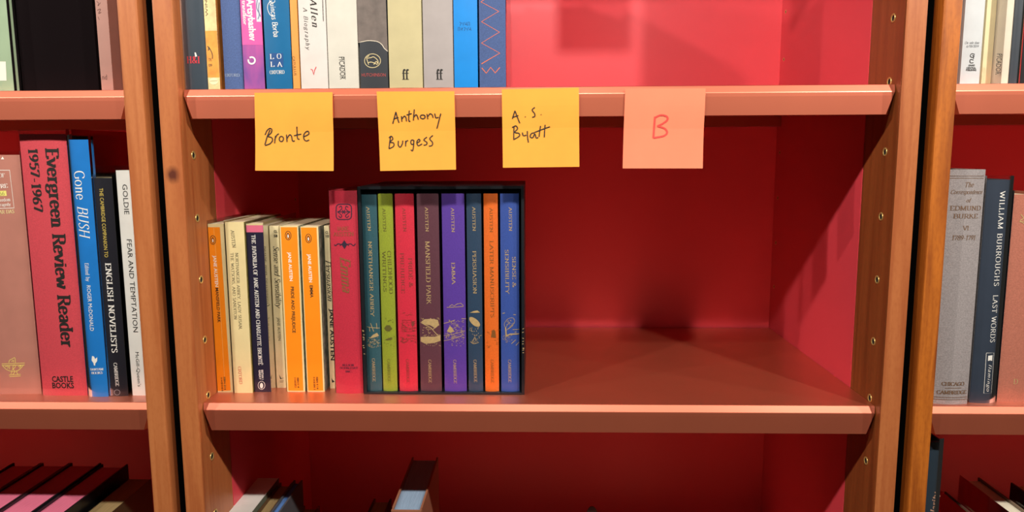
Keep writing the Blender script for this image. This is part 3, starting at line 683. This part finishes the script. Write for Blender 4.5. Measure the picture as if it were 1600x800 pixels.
for t, y, x0, x1 in (('NELSON', 572, 535, 553), ('DOUBLEDAY', 576.5, 531, 559), ('INC.', 582, 540, 551)): b.text(t, (x0, y), (x1, y), 3.2, NAVY, thick=16)

# slipcase with eight small volumes
yc = at_z(700, 616.5, Z0).y
xl, xr = at_y(568.7, 614, yc).x, at_y(819.5, 614, yc).x; hc = at_y(690, 291, yc).z - Z0; dc = 0.150; t = 0.0030
CASE = mat('black slipcase board', '#14171c', 0.4, var=0.1)
case = empty('slipcase', ((xl + xr) / 2, yc, Z0)); tag(case, 'black open-fronted slipcase holding eight coloured volumes', 'slipcase')
w2 = (xr - xl) / 2
box('side_board', (-w2, 0, 0), (-w2 + t, dc, hc), CASE, case, 0.0004); box('side_board', (w2 - t, 0, 0), (w2, dc, hc), CASE, case, 0.0004)
box('base_board', (-w2 + t, 0, 0), (w2 - t, dc, 0.002), CASE, case); box('top_board', (-w2 + t, 0, hc - t), (w2 - t, dc, hc), CASE, case)
box('back_board', (-w2 + t, dc - t, 0.002), (w2 - t, dc, hc - t), CASE, case)
gs, gf = [], []
rnd = random.Random(3)
for k in range(9):                                                     # gilt flecks on the front edges of the case
    for sx in (-1, 1):
        z = 0.045 + 0.03 * rnd.random(); x = sx * (w2 - 0.0015) + (rnd.random() - .5) * 0.001; l = 0.0008
        ribbon([(x - l, z), (x + l, z + rnd.uniform(-l, l))], lambda a, c: 0.0006, gs, gf)
link('gilt_flecks', mesh('gilt_flecks', [(u, -0.0002, v) for u, v in gs], gf), GOLD, case)
VOL = [('dark teal', '#2c5660', 574, 597, 'gold'), ('lime green', '#8f9c2c', 598.5, 621, 'olive'), ('bright red', '#cf2a40', 624, 653, 'dull'), ('plum brown', '#5c3440', 657, 690.5, 'gold'),
       ('purple', '#57389a', 694.5, 729.5, 'gold'), ('dark navy', '#28405a', 732, 755, 'gold'), ('orange', '#e06a20', 758, 780, 'olive2'), ('royal blue', '#34509e', 783, 812, 'gold')]
FOIL = {'gold': GOLD, 'olive': mat('dull olive foil', '#6f6a34', 0.45, metal=0.3, var=0.1), 'dull': mat('dull red foil', '#96483f', 0.45, metal=0.3, var=0.1), 'olive2': mat('dull bronze foil', '#93602e', 0.45, metal=0.3, var=0.1)}
TITLES = [[('AUSTEN', (572.3, 323.5), (575, 361)), ('NORTHANGER ABBEY', (575.3, 377), (579.3, 494)), ('CAMBRIDGE', (581.3, 560), (582.3, 596))],
          [('AUSTEN', (597.4, 326), (599, 362)), ('CHILDHOOD', (605, 392), (608.5, 459)), ('WRITINGS', (597, 393), (599, 456)), ('CAMBRIDGE', (605, 561), (606, 597))],
          [('AUSTEN', (628.7, 325), (630.3, 362)), ('PRIDE &', (638, 403), (639.5, 449)), ('PREJUDICE', (625.3, 395), (627.3, 458)), ('CAMBRIDGE', (634.5, 561), (635.5, 598))],
          [('AUSTEN', (664, 324), (665.2, 362)), ('MANSFIELD PARK', (664.5, 377), (667, 475)), ('CAMBRIDGE', (669.3, 562), (670, 598))],
          [('AUSTEN', (704.7, 325), (705.8, 363)), ('EMMA', (705.3, 410), (706.3, 444)), ('CAMBRIDGE', (708.3, 562), (709.3, 599))],
          [('AUSTEN', (738, 323.5), (738.6, 361)), ('PERSUASION', (738.4, 392), (739.4, 459)), ('CAMBRIDGE', (740, 562), (741, 597))],
          [('AUSTEN', (765, 325), (765.4, 363)), ('LATER MANUSCRIPTS', (765.2, 376), (766.8, 496)), ('CAMBRIDGE', (766.8, 562), (767.2, 598))],
          [('AUSTEN', (795, 324), (795.5, 361)), ('SENSE &', (800.3, 401), (800.8, 449)), ('SENSIBILITY', (789, 390), (790.2, 459)), ('CAMBRIDGE', (794, 562), (794.4, 597))]]
def dashes(b, box_, n, m, seed, l=2.0, w=0.7, vert=0.3):
    r = random.Random(seed); L = []
    for _ in range(n):
        x = r.uniform(box_[0], box_[2]); y = r.uniform(box_[1], box_[3]); a = r.gauss(0, vert); q = l * r.uniform(0.5, 1.2)
        L.append([(x, y), (x + q * _c(a), y + q * _s(a))])
    b.strokes('gilt_drawing', L, w, m, smooth=False)
ys = yc + 0.0042
for i, (cn, hx, a, c, fo) in enumerate(VOL):
    x0 = at_y(a, 613, ys).x; x1 = at_y(c, 613, ys).x
    ht = at_y((a + c) / 2, 302.5 if i else 304, ys).z - Z0 - 0.0022
    b = Book(HB_, cn + ' volume standing in the black slipcase', x0, x1, ys, Z0 + 0.0022, ht, 0.137, mat('volume cloth ' + hx, hx, 0.5, var=0.1, scale=900, bump=0.15), 'hard', group='volumes in the slipcase', bulge=0.0018, plastic=True, pl_top=0.0025)
    f = FOIL[fo]
    for t_, p0, p1 in TITLES[i]:
        b.text(t_, p0, p1, 4.6 if t_ in ('AUSTEN', 'CAMBRIDGE') else (6.6 if i == 3 else 5.4), f, thick=12, thin=5, serif=8)
    lx, rx = a + 2, c - 2; W_ = rx - lx
    if i == 0:
        b.strokes('gilt_drawing', [[(573, 511), (593, 513)], [(579, 505), (584, 518)], [(588, 505), (589, 514)], [(577, 511), (578, 518)]], 0.9, f, smooth=False)
        b.fill('gilt_drawing', [(577, 529), (583, 523), (589, 520), (592, 525), (586, 527)], f); dashes(b, (574, 527, 593, 543), 55, f, 1)
    elif i == 1:
        b.fill('gilt_drawing', [(600, 513), (604, 508), (609, 508), (613, 514), (608, 518), (603, 517)], f); b.fill('gilt_drawing', [(601, 531), (607, 528), (612, 527), (613, 530), (606, 532)], f)
        dashes(b, (602, 494, 613, 504), 8, f, 2); dashes(b, (599, 518, 617, 542), 30, f, 3, 1.5, 0.5)
    elif i == 2:
        dashes(b, (626, 488, 645, 493), 6, f, 4, 4, 0.5, 0.1); dashes(b, (626, 502, 648, 518), 60, f, 5, 3, 0.5, 0.1); dashes(b, (625, 522, 650, 536), 45, f, 6, 4, 0.5, 0.5)
        b.fill('gilt_drawing', b.ellipse(645, 506, 2.4, 4), f)
        b.strokes('gilt_drawing', [[(629, 500), (643, 500), (645, 518), (628, 518), (629, 500)]], 0.6, f, smooth=False)
    elif i == 3:
        b.fill('gilt_drawing', [(658, 503), (663, 499), (673, 498), (684, 500), (686, 508), (680, 513), (672, 508), (663, 507)], f)
        b.strokes('gilt_drawing', [[(657, 504), (665, 508), (673, 512), (680, 520), (686, 526)], [(676, 515), (682, 510), (686, 508)]], 1.2, f)
        b.fill('gilt_drawing', [(657, 527), (666, 526), (680, 526), (688, 524), (688, 533), (678, 536), (664, 537), (657, 534)], f)
        dashes(b, (659, 511, 676, 522), 14, f, 7, 3, 0.8, 0.6); dashes(b, (657, 497, 688, 500), 14, f, 8, 1.2, 1.0); dashes(b, (657, 523, 688, 541), 60, f, 9, 1.4, 0.9, 1)
    elif i == 4:
        b.strokes('gilt_drawing', [[(698, 480.5), (724, 479)], [(702, 479), (706, 476), (710, 478), (714, 475), (720, 474), (724, 478)], [(693, 506), (711, 500)], [(721, 498), (728, 498.5)]], 0.9, f, smooth=False)
        b.fill('gilt_drawing', [(698, 518), (703, 509), (707, 513), (710, 518), (704, 520)], f)
        dashes(b, (700, 500, 724, 520), 70, f, 10, 3, 0.5, 0.2); dashes(b, (695, 520, 724, 529), 80, f, 11, 2.2, 0.5, 0.8)
        b.strokes('gilt_drawing', [[(693, 533), (709, 529), (725, 523)], [(693, 525), (712, 521), (726, 517)]], 0.7, f); dashes(b, (705, 530, 724, 541), 24, f, 12, 1.5, 0.7, 1)
    elif i == 5:
        b.fill('gilt_drawing', [(734, 488.8), (740, 486), (746, 485), (750, 488.5)], f)
        b.fill('gilt_drawing', b.ellipse(741.5, 503, 10.5, 5, 0.7), f)
        dashes(b, (733, 510, 752, 528), 22, f, 13, 1.8, 0.8, 0.8); b.strokes('gilt_drawing', [[(735, 534), (740, 537), (748, 535)], [(739, 533), (742, 527), (744, 533)]], 0.9, f); dashes(b, (736, 529, 747, 537), 18, f, 14, 1.6, 0.6)
    elif i == 6:
        b.fill('gilt_drawing', [(767, 527), (769, 516), (772, 515), (774, 518), (775, 528)], f); dashes(b, (759, 516, 778, 538), 12, f, 15, 3, 0.5, 0.2); dashes(b, (760, 539, 768, 544), 6, f, 16, 2, 0.5)
    else:
        b.strokes('gilt_drawing', [[(790, 512), (791, 526)], [(791, 525), (797, 522), (811, 522)]], 2.0, f, smooth=False)
        b.strokes('gilt_drawing', [[(790, 513), (788, 506), (794, 498), (802, 497), (804, 503), (799, 510), (793, 514)], [(790, 512), (796, 503)], [(791, 516), (799, 511)]], 0.6, f)
        b.strokes('gilt_drawing', [[(801, 515), (811, 515)], [(804, 519), (807, 519)], [(799, 537), (806, 531)], [(806, 540), (811, 535)], [(785, 490), (789, 489)], [(802, 491.5), (806, 492)]], 1.0, f, smooth=False)
        dashes(b, (785, 522, 800, 534), 40, f, 17, 1.6, 0.5, 1); dashes(b, (790, 498, 803, 512), 24, f, 18, 2, 0.5, 1)

# ---- right bookcase, upper shelf
b = bk(HB_, 'white book with small printed date and publisher mark on the upper right shelf', 'Rup', 1500, 1531, 132, 0, 0.15, M('#c4c8ca', 0.4), kind='hard', y=0.014, h=0.22, bulge=0.0012)
GR = M('#4c4e52')
b.text('On sale date', (1508, 68.5), (1530, 68.5), 3.4, GR, thick=12, slant=0.2, serif=5); b.text('6/18/2019', (1510, 74), (1529, 74), 3.4, GR, thick=12, slant=0.2, serif=5)
b.strokes('publisher_mark', [[(1523, 85), (1518, 84), (1516, 88), (1520, 90), (1522, 87), (1519, 87)], [(1521, 87), (1521, 92)], [(1521, 94), (1516, 93), (1516, 98), (1521, 98)]], 1.1, INK)
for t_, y, x0, x1 in (('GRAND', 103.5, 1513, 1523), ('CENTRAL', 107.5, 1510, 1525), ('PUBLISHING', 110.8, 1509.5, 1525.5)): b.text(t_, (x0, y), (x1, y), 2.6, INK, font='sans', bold=0.03)
b = bk(PB_, 'narrow cream paperback pushed back between two white books', 'Rup', 1533, 1548, 132, 0, 0.12, M('#dfcfa4', 0.55), y=0.03, h=0.21)
b = bk(PB_, 'ivory paperback with black publisher lettering on the upper right shelf', 'Rup', 1549, 1575, 132, 0, 0.14, M('#cbbfac', 0.5), y=0.014, h=0.22)
b.text('PICADOR', (1558, 84), (1555.5, 116.5), 7.5, INK, font='sans'); b.strokes('rule', [[(1566.5, 84), (1564, 117)]], 0.5, INK)
b = bk(HB_, 'dark slate hardback on the upper right shelf beside ivory paperback', 'Rup', 1577, 1594, 132, 0, 0.15, M('#3a4048', 0.4), kind='hard', y=0.014, h=0.225, plastic=True)
b = bk(HB_, 'black hardback at the right edge of the upper right shelf', 'Rup', 1595, 1640, 132, 0, 0.15, M('#15151a', 0.4), kind='hard', y=0.03, h=0.22)

# ---- right bookcase, middle shelf
LIN = mat('grey linen', '#8f8888', 0.8, var=0.16, scale=700, bump=0.4, bscale=1400)
b = bk(HB_, 'grey linen hardback with tan lettering beside the right-hand post', 'Rmid', 1459.5, 1514, 632, 265, 0.155, LIN, kind='hard', bulge=0.003)
TAN = mat('tan stamp', '#6d5038', 0.6, var=0.1, scale=300)
b.strokes('rule', [[(1484, 275), (1539.5, 275)], [(1484, 278.5), (1539, 278.5)]], 0.7, TAN, smooth=False)
for t_, x0, x1, y, cp, kw in (('The', 1507, 1521, 292, 7, dict(slant=0.2)), ('Correspondence', 1487, 1536, 303, 6, dict(slant=0.25, serif=5)), ('of', 1509.5, 1516, 316, 6, dict(slant=0.2)), ('EDMUND', 1486, 1534, 328.5, 6.5, {}), ('BURKE', 1490.5, 1528.5, 341, 6.5, {}), ('VI', 1504.5, 1513.5, 359.5, 6.5, {}), ('1789-1791', 1488, 1524.5, 375, 7, dict(slant=0.1)),
                              ('CHICAGO', 1472, 1507, 602.5, 5.6, dict(thick=20)), ('CAMBRIDGE', 1465, 1511, 615.8, 5.6, dict(thick=20))):
    b.text(t_, (x0, y), (x1, y), cp, TAN, **dict(dict(thick=14, thin=6), **kw))
b.strokes('rule', [[(1477, 606.3), (1503, 606.3)], [(1459, 621), (1513, 621)], [(1459, 624.5), (1513, 624.5)]], 0.7, TAN, smooth=False)
b = bk(HB_, 'slate blue hardback with white vertical title on the middle right shelf', 'Rmid', 1515.5, 1556, 630, 281, 0.15, M('#333c4a', 0.4), kind='hard', plastic=True)
b.text('WILLIAM BURROUGHS', (1563, 299), (1553, 447), 7.5, WHITE, thick=11, thin=5, serif=5, space=14)
b.text('LAST WORDS', (1552, 461), (1547, 535), 7.5, WHITE, thick=11, thin=5, serif=5, space=14)
b.strokes('publisher_box', [[(1541, 551.5), (1553.5, 551.5), (1549.5, 615), (1537, 614.5)]], 0.6, WHITE, closed=True, smooth=False)
b.text('flamingo', (1545, 569), (1541.5, 611), 5, WHITE, thick=10, thin=6, serif=0, slant=0.25, space=14)
b.fill('publisher_mark', [(1544, 556), (1551, 555), (1550.5, 564), (1547, 563), (1543.5, 564)], WHITE)
b = bk(HB_, 'terracotta cloth hardback with gilt marks at the right edge of the photo', 'Rmid', 1558.5, 1640, 629, 304, 0.15, mat('terracotta cloth', '#b06a56', 0.7, var=0.12, scale=700, bump=0.3), kind='hard', plastic=True)
b.strokes('gilt_mark', [[(1596, 335), (1600, 341), (1595, 345), (1602, 350)], [(1594, 347), (1604, 345)]], 1.2, GOLD); b.text('D', (1583.5, 600), (1590, 600), 8, GOLD, thick=14)

# ---- lower shelves: books seen from above
ZL = Z0 - HS
def low(row, label, xa, xb, ypx, yfar, d, cover, kind='hard', pages=None, front=False, **kw):
    """xa/xb: pixels of the far top corners at row ypx; yfar: how deep that far edge lies on the shelf"""
    p0, p1 = at_y(xa, ypx, yfar), at_y(xb, ypx, yfar)
    nm = HB_ if kind == 'hard' else PB_
    return Book(nm, label, p0.x, p1.x, yfar if front else yfar - d, ZL, p0.z - ZL, d, cover, kind, pages=pages, group=GRP[row], **kw)
BLK = M('#16181c', 0.3); PKP = mat('pink page edge', '#d06a86', 0.75, var=0.12, scale=40, stretch=(60, 1, 1))
low('Llow', 'black hardback with pink page edges, leftmost on the lower left shelf', 20, 65, 723, 0.185, 0.15, BLK, pages=PKP)
low('Llow', 'black hardback with pink page edges, second on the lower left shelf', 65.5, 110, 723, 0.185, 0.15, BLK, pages=PKP)
low('Llow', 'black hardback with pink page edges, third on the lower left shelf', 110.5, 158, 723, 0.185, 0.15, BLK, pages=PKP)
low('Llow', 'black hardback with pink page edges beside tan-paged book on the lower left shelf', 158.5, 200, 725, 0.185, 0.15, BLK, pages=PKP)
TANP = mat('tan page edge', '#9c8458', 0.85, var=0.2, scale=40, stretch=(60, 1, 1))
low('Llow', 'tan-paged paperback lying lower beside black hardbacks on the lower left shelf', 202, 236, 748, 0.175, 0.14, M('#6c5c3e', 0.5), kind='paper', pages=TANP)
low('Clow', 'white paperback seen from above, leftmost on the lower middle shelf', 402, 436, 746, 0.142, 0.12, M('#dcdcd8', 0.4), kind='paper', pages=mat('white page edge', '#dedcd6', 0.8, var=0.05), side=M('#5c6252', 0.6, 'worn'))
low('Clow', 'brown-paged book between white paperback and blue-paged book', 437, 458, 754, 0.142, 0.12, M('#5a4028', 0.5), pages=TANP)
BLP = mat('blue grey page edge', '#7f96ae', 0.8, var=0.2, scale=40, stretch=(80, 1, 1))
low('Clow', 'small book with blue page edges beside brown-paged book', 459, 473, 750, 0.142, 0.12, M('#4a4c50', 0.5), pages=mat('blue page edge', '#4e76b4', 0.8, var=0.2, stretch=(80, 1, 1)))
low('Clow', 'short brown book low on the lower middle shelf', 474, 500, 790, 0.15, 0.12, M('#6a3c22', 0.5), pages=TANP)
low('Clow', 'short dark book left of the tall blue-grey paged book', 584, 612, 779, 0.165, 0.13, M('#4c2a20', 0.5), pages=TANP)
low('Clow', 'tall book with blue-grey page edges standing alone on the lower middle shelf', 644, 685, 714, 0.178, 0.15, M('#8c5a42', 0.5), pages=BLP)
b = low('Rlow', 'tall slate box-like book with pale italic lettering beside the right-hand post', 1444, 1476, 691, 0.02, 0.14, M('#2e3c48', 0.35), plastic=True, pages=mat('black page edge', '#0c0a0a', 0.8, var=0.0), front=True)
b.text('larity', (1464.5, 802), (1468, 771), 11, mat('peach ink', '#d9a688', 0.6, var=0), thick=17, thin=9, serif=5, slant=0.25)
low('Rlow', 'thin cream-paged book between slate book and wide open-topped book', 1466, 1478, 768, 0.135, 0.115, M('#5a3a34', 0.45), pages=mat('cream page edge', '#d6c590', 0.8, var=0.15, stretch=(60, 1, 1)), plastic=True)
low('Rlow', 'wide cream-paged hardback on the lower right shelf', 1499, 1531, 746, 0.155, 0.14, M('#7c6a58', 0.45), pages=mat('ivory page edge', '#ddd6c0', 0.8, var=0.15, stretch=(60, 1, 1)), plastic=True)
low('Rlow', 'dark hardback at the right edge of the lower right shelf', 1579, 1625, 754, 0.155, 0.14, BLK, pages=PAGES)
# dark rounded bookmark tip far down on the lower middle shelf
p = at_y(925, 791, 0.12); hh = p.z - ZL
bkm = empty('paper_marker', (p.x, 0.12, ZL)); tag(bkm, 'dark rounded marker standing upright on the lower middle shelf', 'marker')
pts = [(-0.0075, 0), (0.0075, 0), (0.0075, hh - 0.016)] + [(0.0075 * _c(a), hh - 0.016 + 0.016 * _s(a)) for a in (math.pi * k / 10 for k in range(1, 10))] + [(-0.0075, hh - 0.016)]
me = extrude('card', pts, -0.0008, 0.0008); cardo = link('card', me, M('#3a1a16', 0.6), bkm); cardo.rotation_euler = (math.pi / 2, 0, 0)
box('foot', (-0.012, -0.02, 0), (0.012, 0.02, 0.002), M('#3a1a16', 0.6), bkm)

# ------------------------------------------------------------------ sticky notes
NOTE = mat('yellow sticky note', '#ec9d33', 0.75, var=0.04, scale=30); CORAL = mat('coral sticky note', '#e87e5c', 0.75, var=0.03, scale=30)
def note(label, c, m, lines, wpx, ink, curl, z, x0=None):
    """c: tl,tr,br,bl pixels; stuck by its top strip to the shelf lip, the rest hangs free with a slight curl"""
    p = [at_y(q[0], q[1], -0.0012) for q in c]
    ctr = (p[0] + p[1]) / 2; root = empty('sticky_note', ctr); tag(root, label, 'sticky note', 'sticky notes on the shelf edge')
    q = [(v.x - ctr.x, v.z - ctr.z) for v in p]
    def off(t, s=0.5):
        k = max(0, t - 0.26); return 0.0 - curl * k * k * 1.4 - 0.0012 * math.sin(min(1, t / 0.5) * math.pi) * (0.3 + s * 0.5)
    NU, NV = 6, 14; vs, fs = [], []
    for j in range(NV + 1):
        for i in range(NU + 1):
            s, t = i / NU, j / NV
            x = (q[0][0] * (1 - s) + q[1][0] * s) * (1 - t) + (q[3][0] * (1 - s) + q[2][0] * s) * t
            zz = (q[0][1] * (1 - s) + q[1][1] * s) * (1 - t) + (q[3][1] * (1 - s) + q[2][1] * s) * t
            vs.append((x, off(t, s), zz))
    for j in range(NV):
        for i in range(NU): a = j * (NU + 1) + i; fs.append((a, a + NU + 1, a + NU + 2, a + 1))
    me = mesh('paper', vs, fs); o = link('paper', me, m, root)
    sd = o.modifiers.new('thick', 'SOLIDIFY'); sd.thickness = 0.0002; sd.offset = -1
    v2, f2 = [], []; w = wpx * px_size(0)
    for L in lines:
        g = []
        for a in L:
            v = at_y(a[0], a[1], -0.0012 - curl * 0.3); g.append((v.x - ctr.x, v.z - ctr.z))
        g = smooth_pts(g, False, 5) if len(g) > 2 else g
        ribbon(g, lambda a, b: w, v2, f2)
    H = q[0][1] - q[3][1]
    if v2: link('handwriting', mesh('handwriting', [(u, off(max(0, min(1, -v / H)), (u - q[0][0]) / (q[1][0] - q[0][0])) - 0.00045, v) for u, v in v2], f2), ink, root)
    return root
PEN = mat('dark pen ink', '#141310', 0.6, var=0); MARK = mat('red felt pen', '#dc3f38', 0.6, var=0)
za = lambda L: [[(380 + a / 4.571, 120 + c / 4.571) for a, c in s] for s in L]
zb = lambda L: [[(760 + a / 4.444, 120 + c / 4.444) for a, c in s] for s in L]
def loop(cx, cy, rx, ry): return [(cx + rx * _s(a), cy - ry * _c(a)) for a in (2 * math.pi * k / 8 for k in range(9))]
zs = Z0 + HS
note('yellow sticky note with one handwritten word, leftmost on the shelf edge', [(397.5, 145), (519.5, 144), (522.5, 267), (400.5, 266.5)], NOTE, za([
    [(190, 378), (170, 430), (155, 485)], [(155, 415), (168, 385), (188, 368), (203, 376), (198, 400), (176, 424), (203, 434), (208, 456), (190, 478), (155, 490)],
    [(230, 420), (224, 475)], [(224, 450), (238, 418), (254, 406)], loop(272, 443, 15, 19), [(308, 412), (313, 465)], [(313, 440), (330, 414), (344, 424), (352, 458), (368, 456)],
    [(382, 355), (384, 400), (388, 440), (402, 445)], [(362, 420), (414, 408)], [(430, 428), (466, 410), (464, 390), (448, 392), (432, 414), (434, 444), (450, 458), (471, 450)]]), 1.6, PEN, 0.004, zs)
note('yellow sticky note with two handwritten words, second from the left', [(588.5, 143), (710, 142.5), (713, 265), (595, 267)], NOTE, za([
    [(1090, 250), (1078, 295), (1068, 335)], [(1090, 250), (1100, 290), (1112, 328)], [(1074, 300), (1108, 290)], [(1130, 280), (1133, 320)], [(1133, 302), (1150, 280), (1162, 292), (1166, 318)],
    [(1186, 240), (1182, 290), (1184, 316), (1194, 316)], [(1166, 272), (1204, 262)], [(1222, 232), (1218, 275), (1215, 312)], [(1216, 292), (1234, 270), (1245, 285), (1250, 306)], loop(1282, 285, 17, 14),
    [(1312, 264), (1318, 302)], [(1318, 284), (1334, 264), (1350, 272), (1356, 292)], [(1368, 262), (1376, 292), (1396, 288)], [(1411, 262), (1400, 305), (1383, 370)],
    [(1052, 425), (1046, 470), (1042, 515)], [(1040, 435), (1058, 424), (1068, 444), (1048, 466), (1074, 472), (1074, 496), (1044, 513)], [(1108, 456), (1108, 488), (1122, 502), (1136, 480), (1140, 455)],
    [(1160, 456), (1160, 496)], [(1160, 478), (1166, 460), (1178, 454)], loop(1208, 466, 11, 17), [(1219, 452), (1217, 495), (1210, 528), (1198, 520)],
    [(1238, 474), (1262, 458), (1254, 445), (1240, 466), (1250, 492), (1278, 478)], [(1312, 430), (1290, 450), (1312, 468), (1308, 484), (1288, 488)], [(1354, 418), (1332, 442), (1352, 468), (1348, 490), (1326, 495)]]), 1.6, PEN, 0.004, zs)
note('yellow sticky note with two initials and a handwritten surname, beside the coral note', [(784, 139.5), (904.5, 137), (905, 260.5), (786, 262)], NOTE, zb([
    [(198, 235), (190, 260), (180, 292)], [(198, 235), (215, 280), (232, 322)], [(186, 280), (222, 268)], [(268, 276), (272, 279)], [(336, 212), (318, 230), (334, 254), (336, 274), (318, 281)], [(378, 261), (382, 264)],
    [(192, 345), (190, 390), (190, 438)], [(178, 352), (204, 340), (216, 360), (196, 385), (226, 392), (228, 412), (190, 435)], [(250, 386), (256, 408), (278, 404)], [(284, 376), (286, 420), (292, 456)],
    [(334, 388), (312, 394), (304, 416), (322, 422), (336, 396), (346, 424), (360, 420)], [(376, 340), (370, 380), (366, 416)], [(408, 332), (404, 375), (402, 420)], [(334, 386), (390, 364), (442, 346)]]), 1.6, PEN, 0.004, zs)
note('coral sticky note with a single red capital letter', [(977, 138.5), (1102.5, 138), (1096.5, 263), (972, 263)], CORAL, zb([
    [(1172, 276), (1166, 350), (1160, 425)], [(1168, 285), (1210, 266), (1252, 274), (1258, 298), (1225, 325), (1188, 342)], [(1188, 342), (1238, 358), (1256, 386), (1232, 410), (1160, 424)]]), 2.6, MARK, 0.006, zs)

def plain_note(label, x0, x1, m):                      # notes on the shelf above, out of frame; their shadows fall on the bay in view
    z = Z0 + 2 * HS - 0.006
    root = empty('sticky_note', ((x0 + x1) / 2, -0.0012, z)); tag(root, label, 'sticky note', 'sticky notes on the shelf edge')
    h = (x1 - x0) / 2; vs, fs = [], []
    for j in range(9): vs += [(-h, -0.004 * max(0, j / 8 - 0.3) ** 2, -0.074 * j / 8), (h, -0.004 * max(0, j / 8 - 0.3) ** 2, -0.074 * j / 8)]
    for j in range(8): fs.append((2 * j, 2 * j + 2, 2 * j + 3, 2 * j + 1))
    link('paper', mesh('paper', vs, fs), m, root, True)
plain_note('yellow sticky note on the shelf above, over the empty part of the upper shelf', 0.024, 0.096, NOTE)
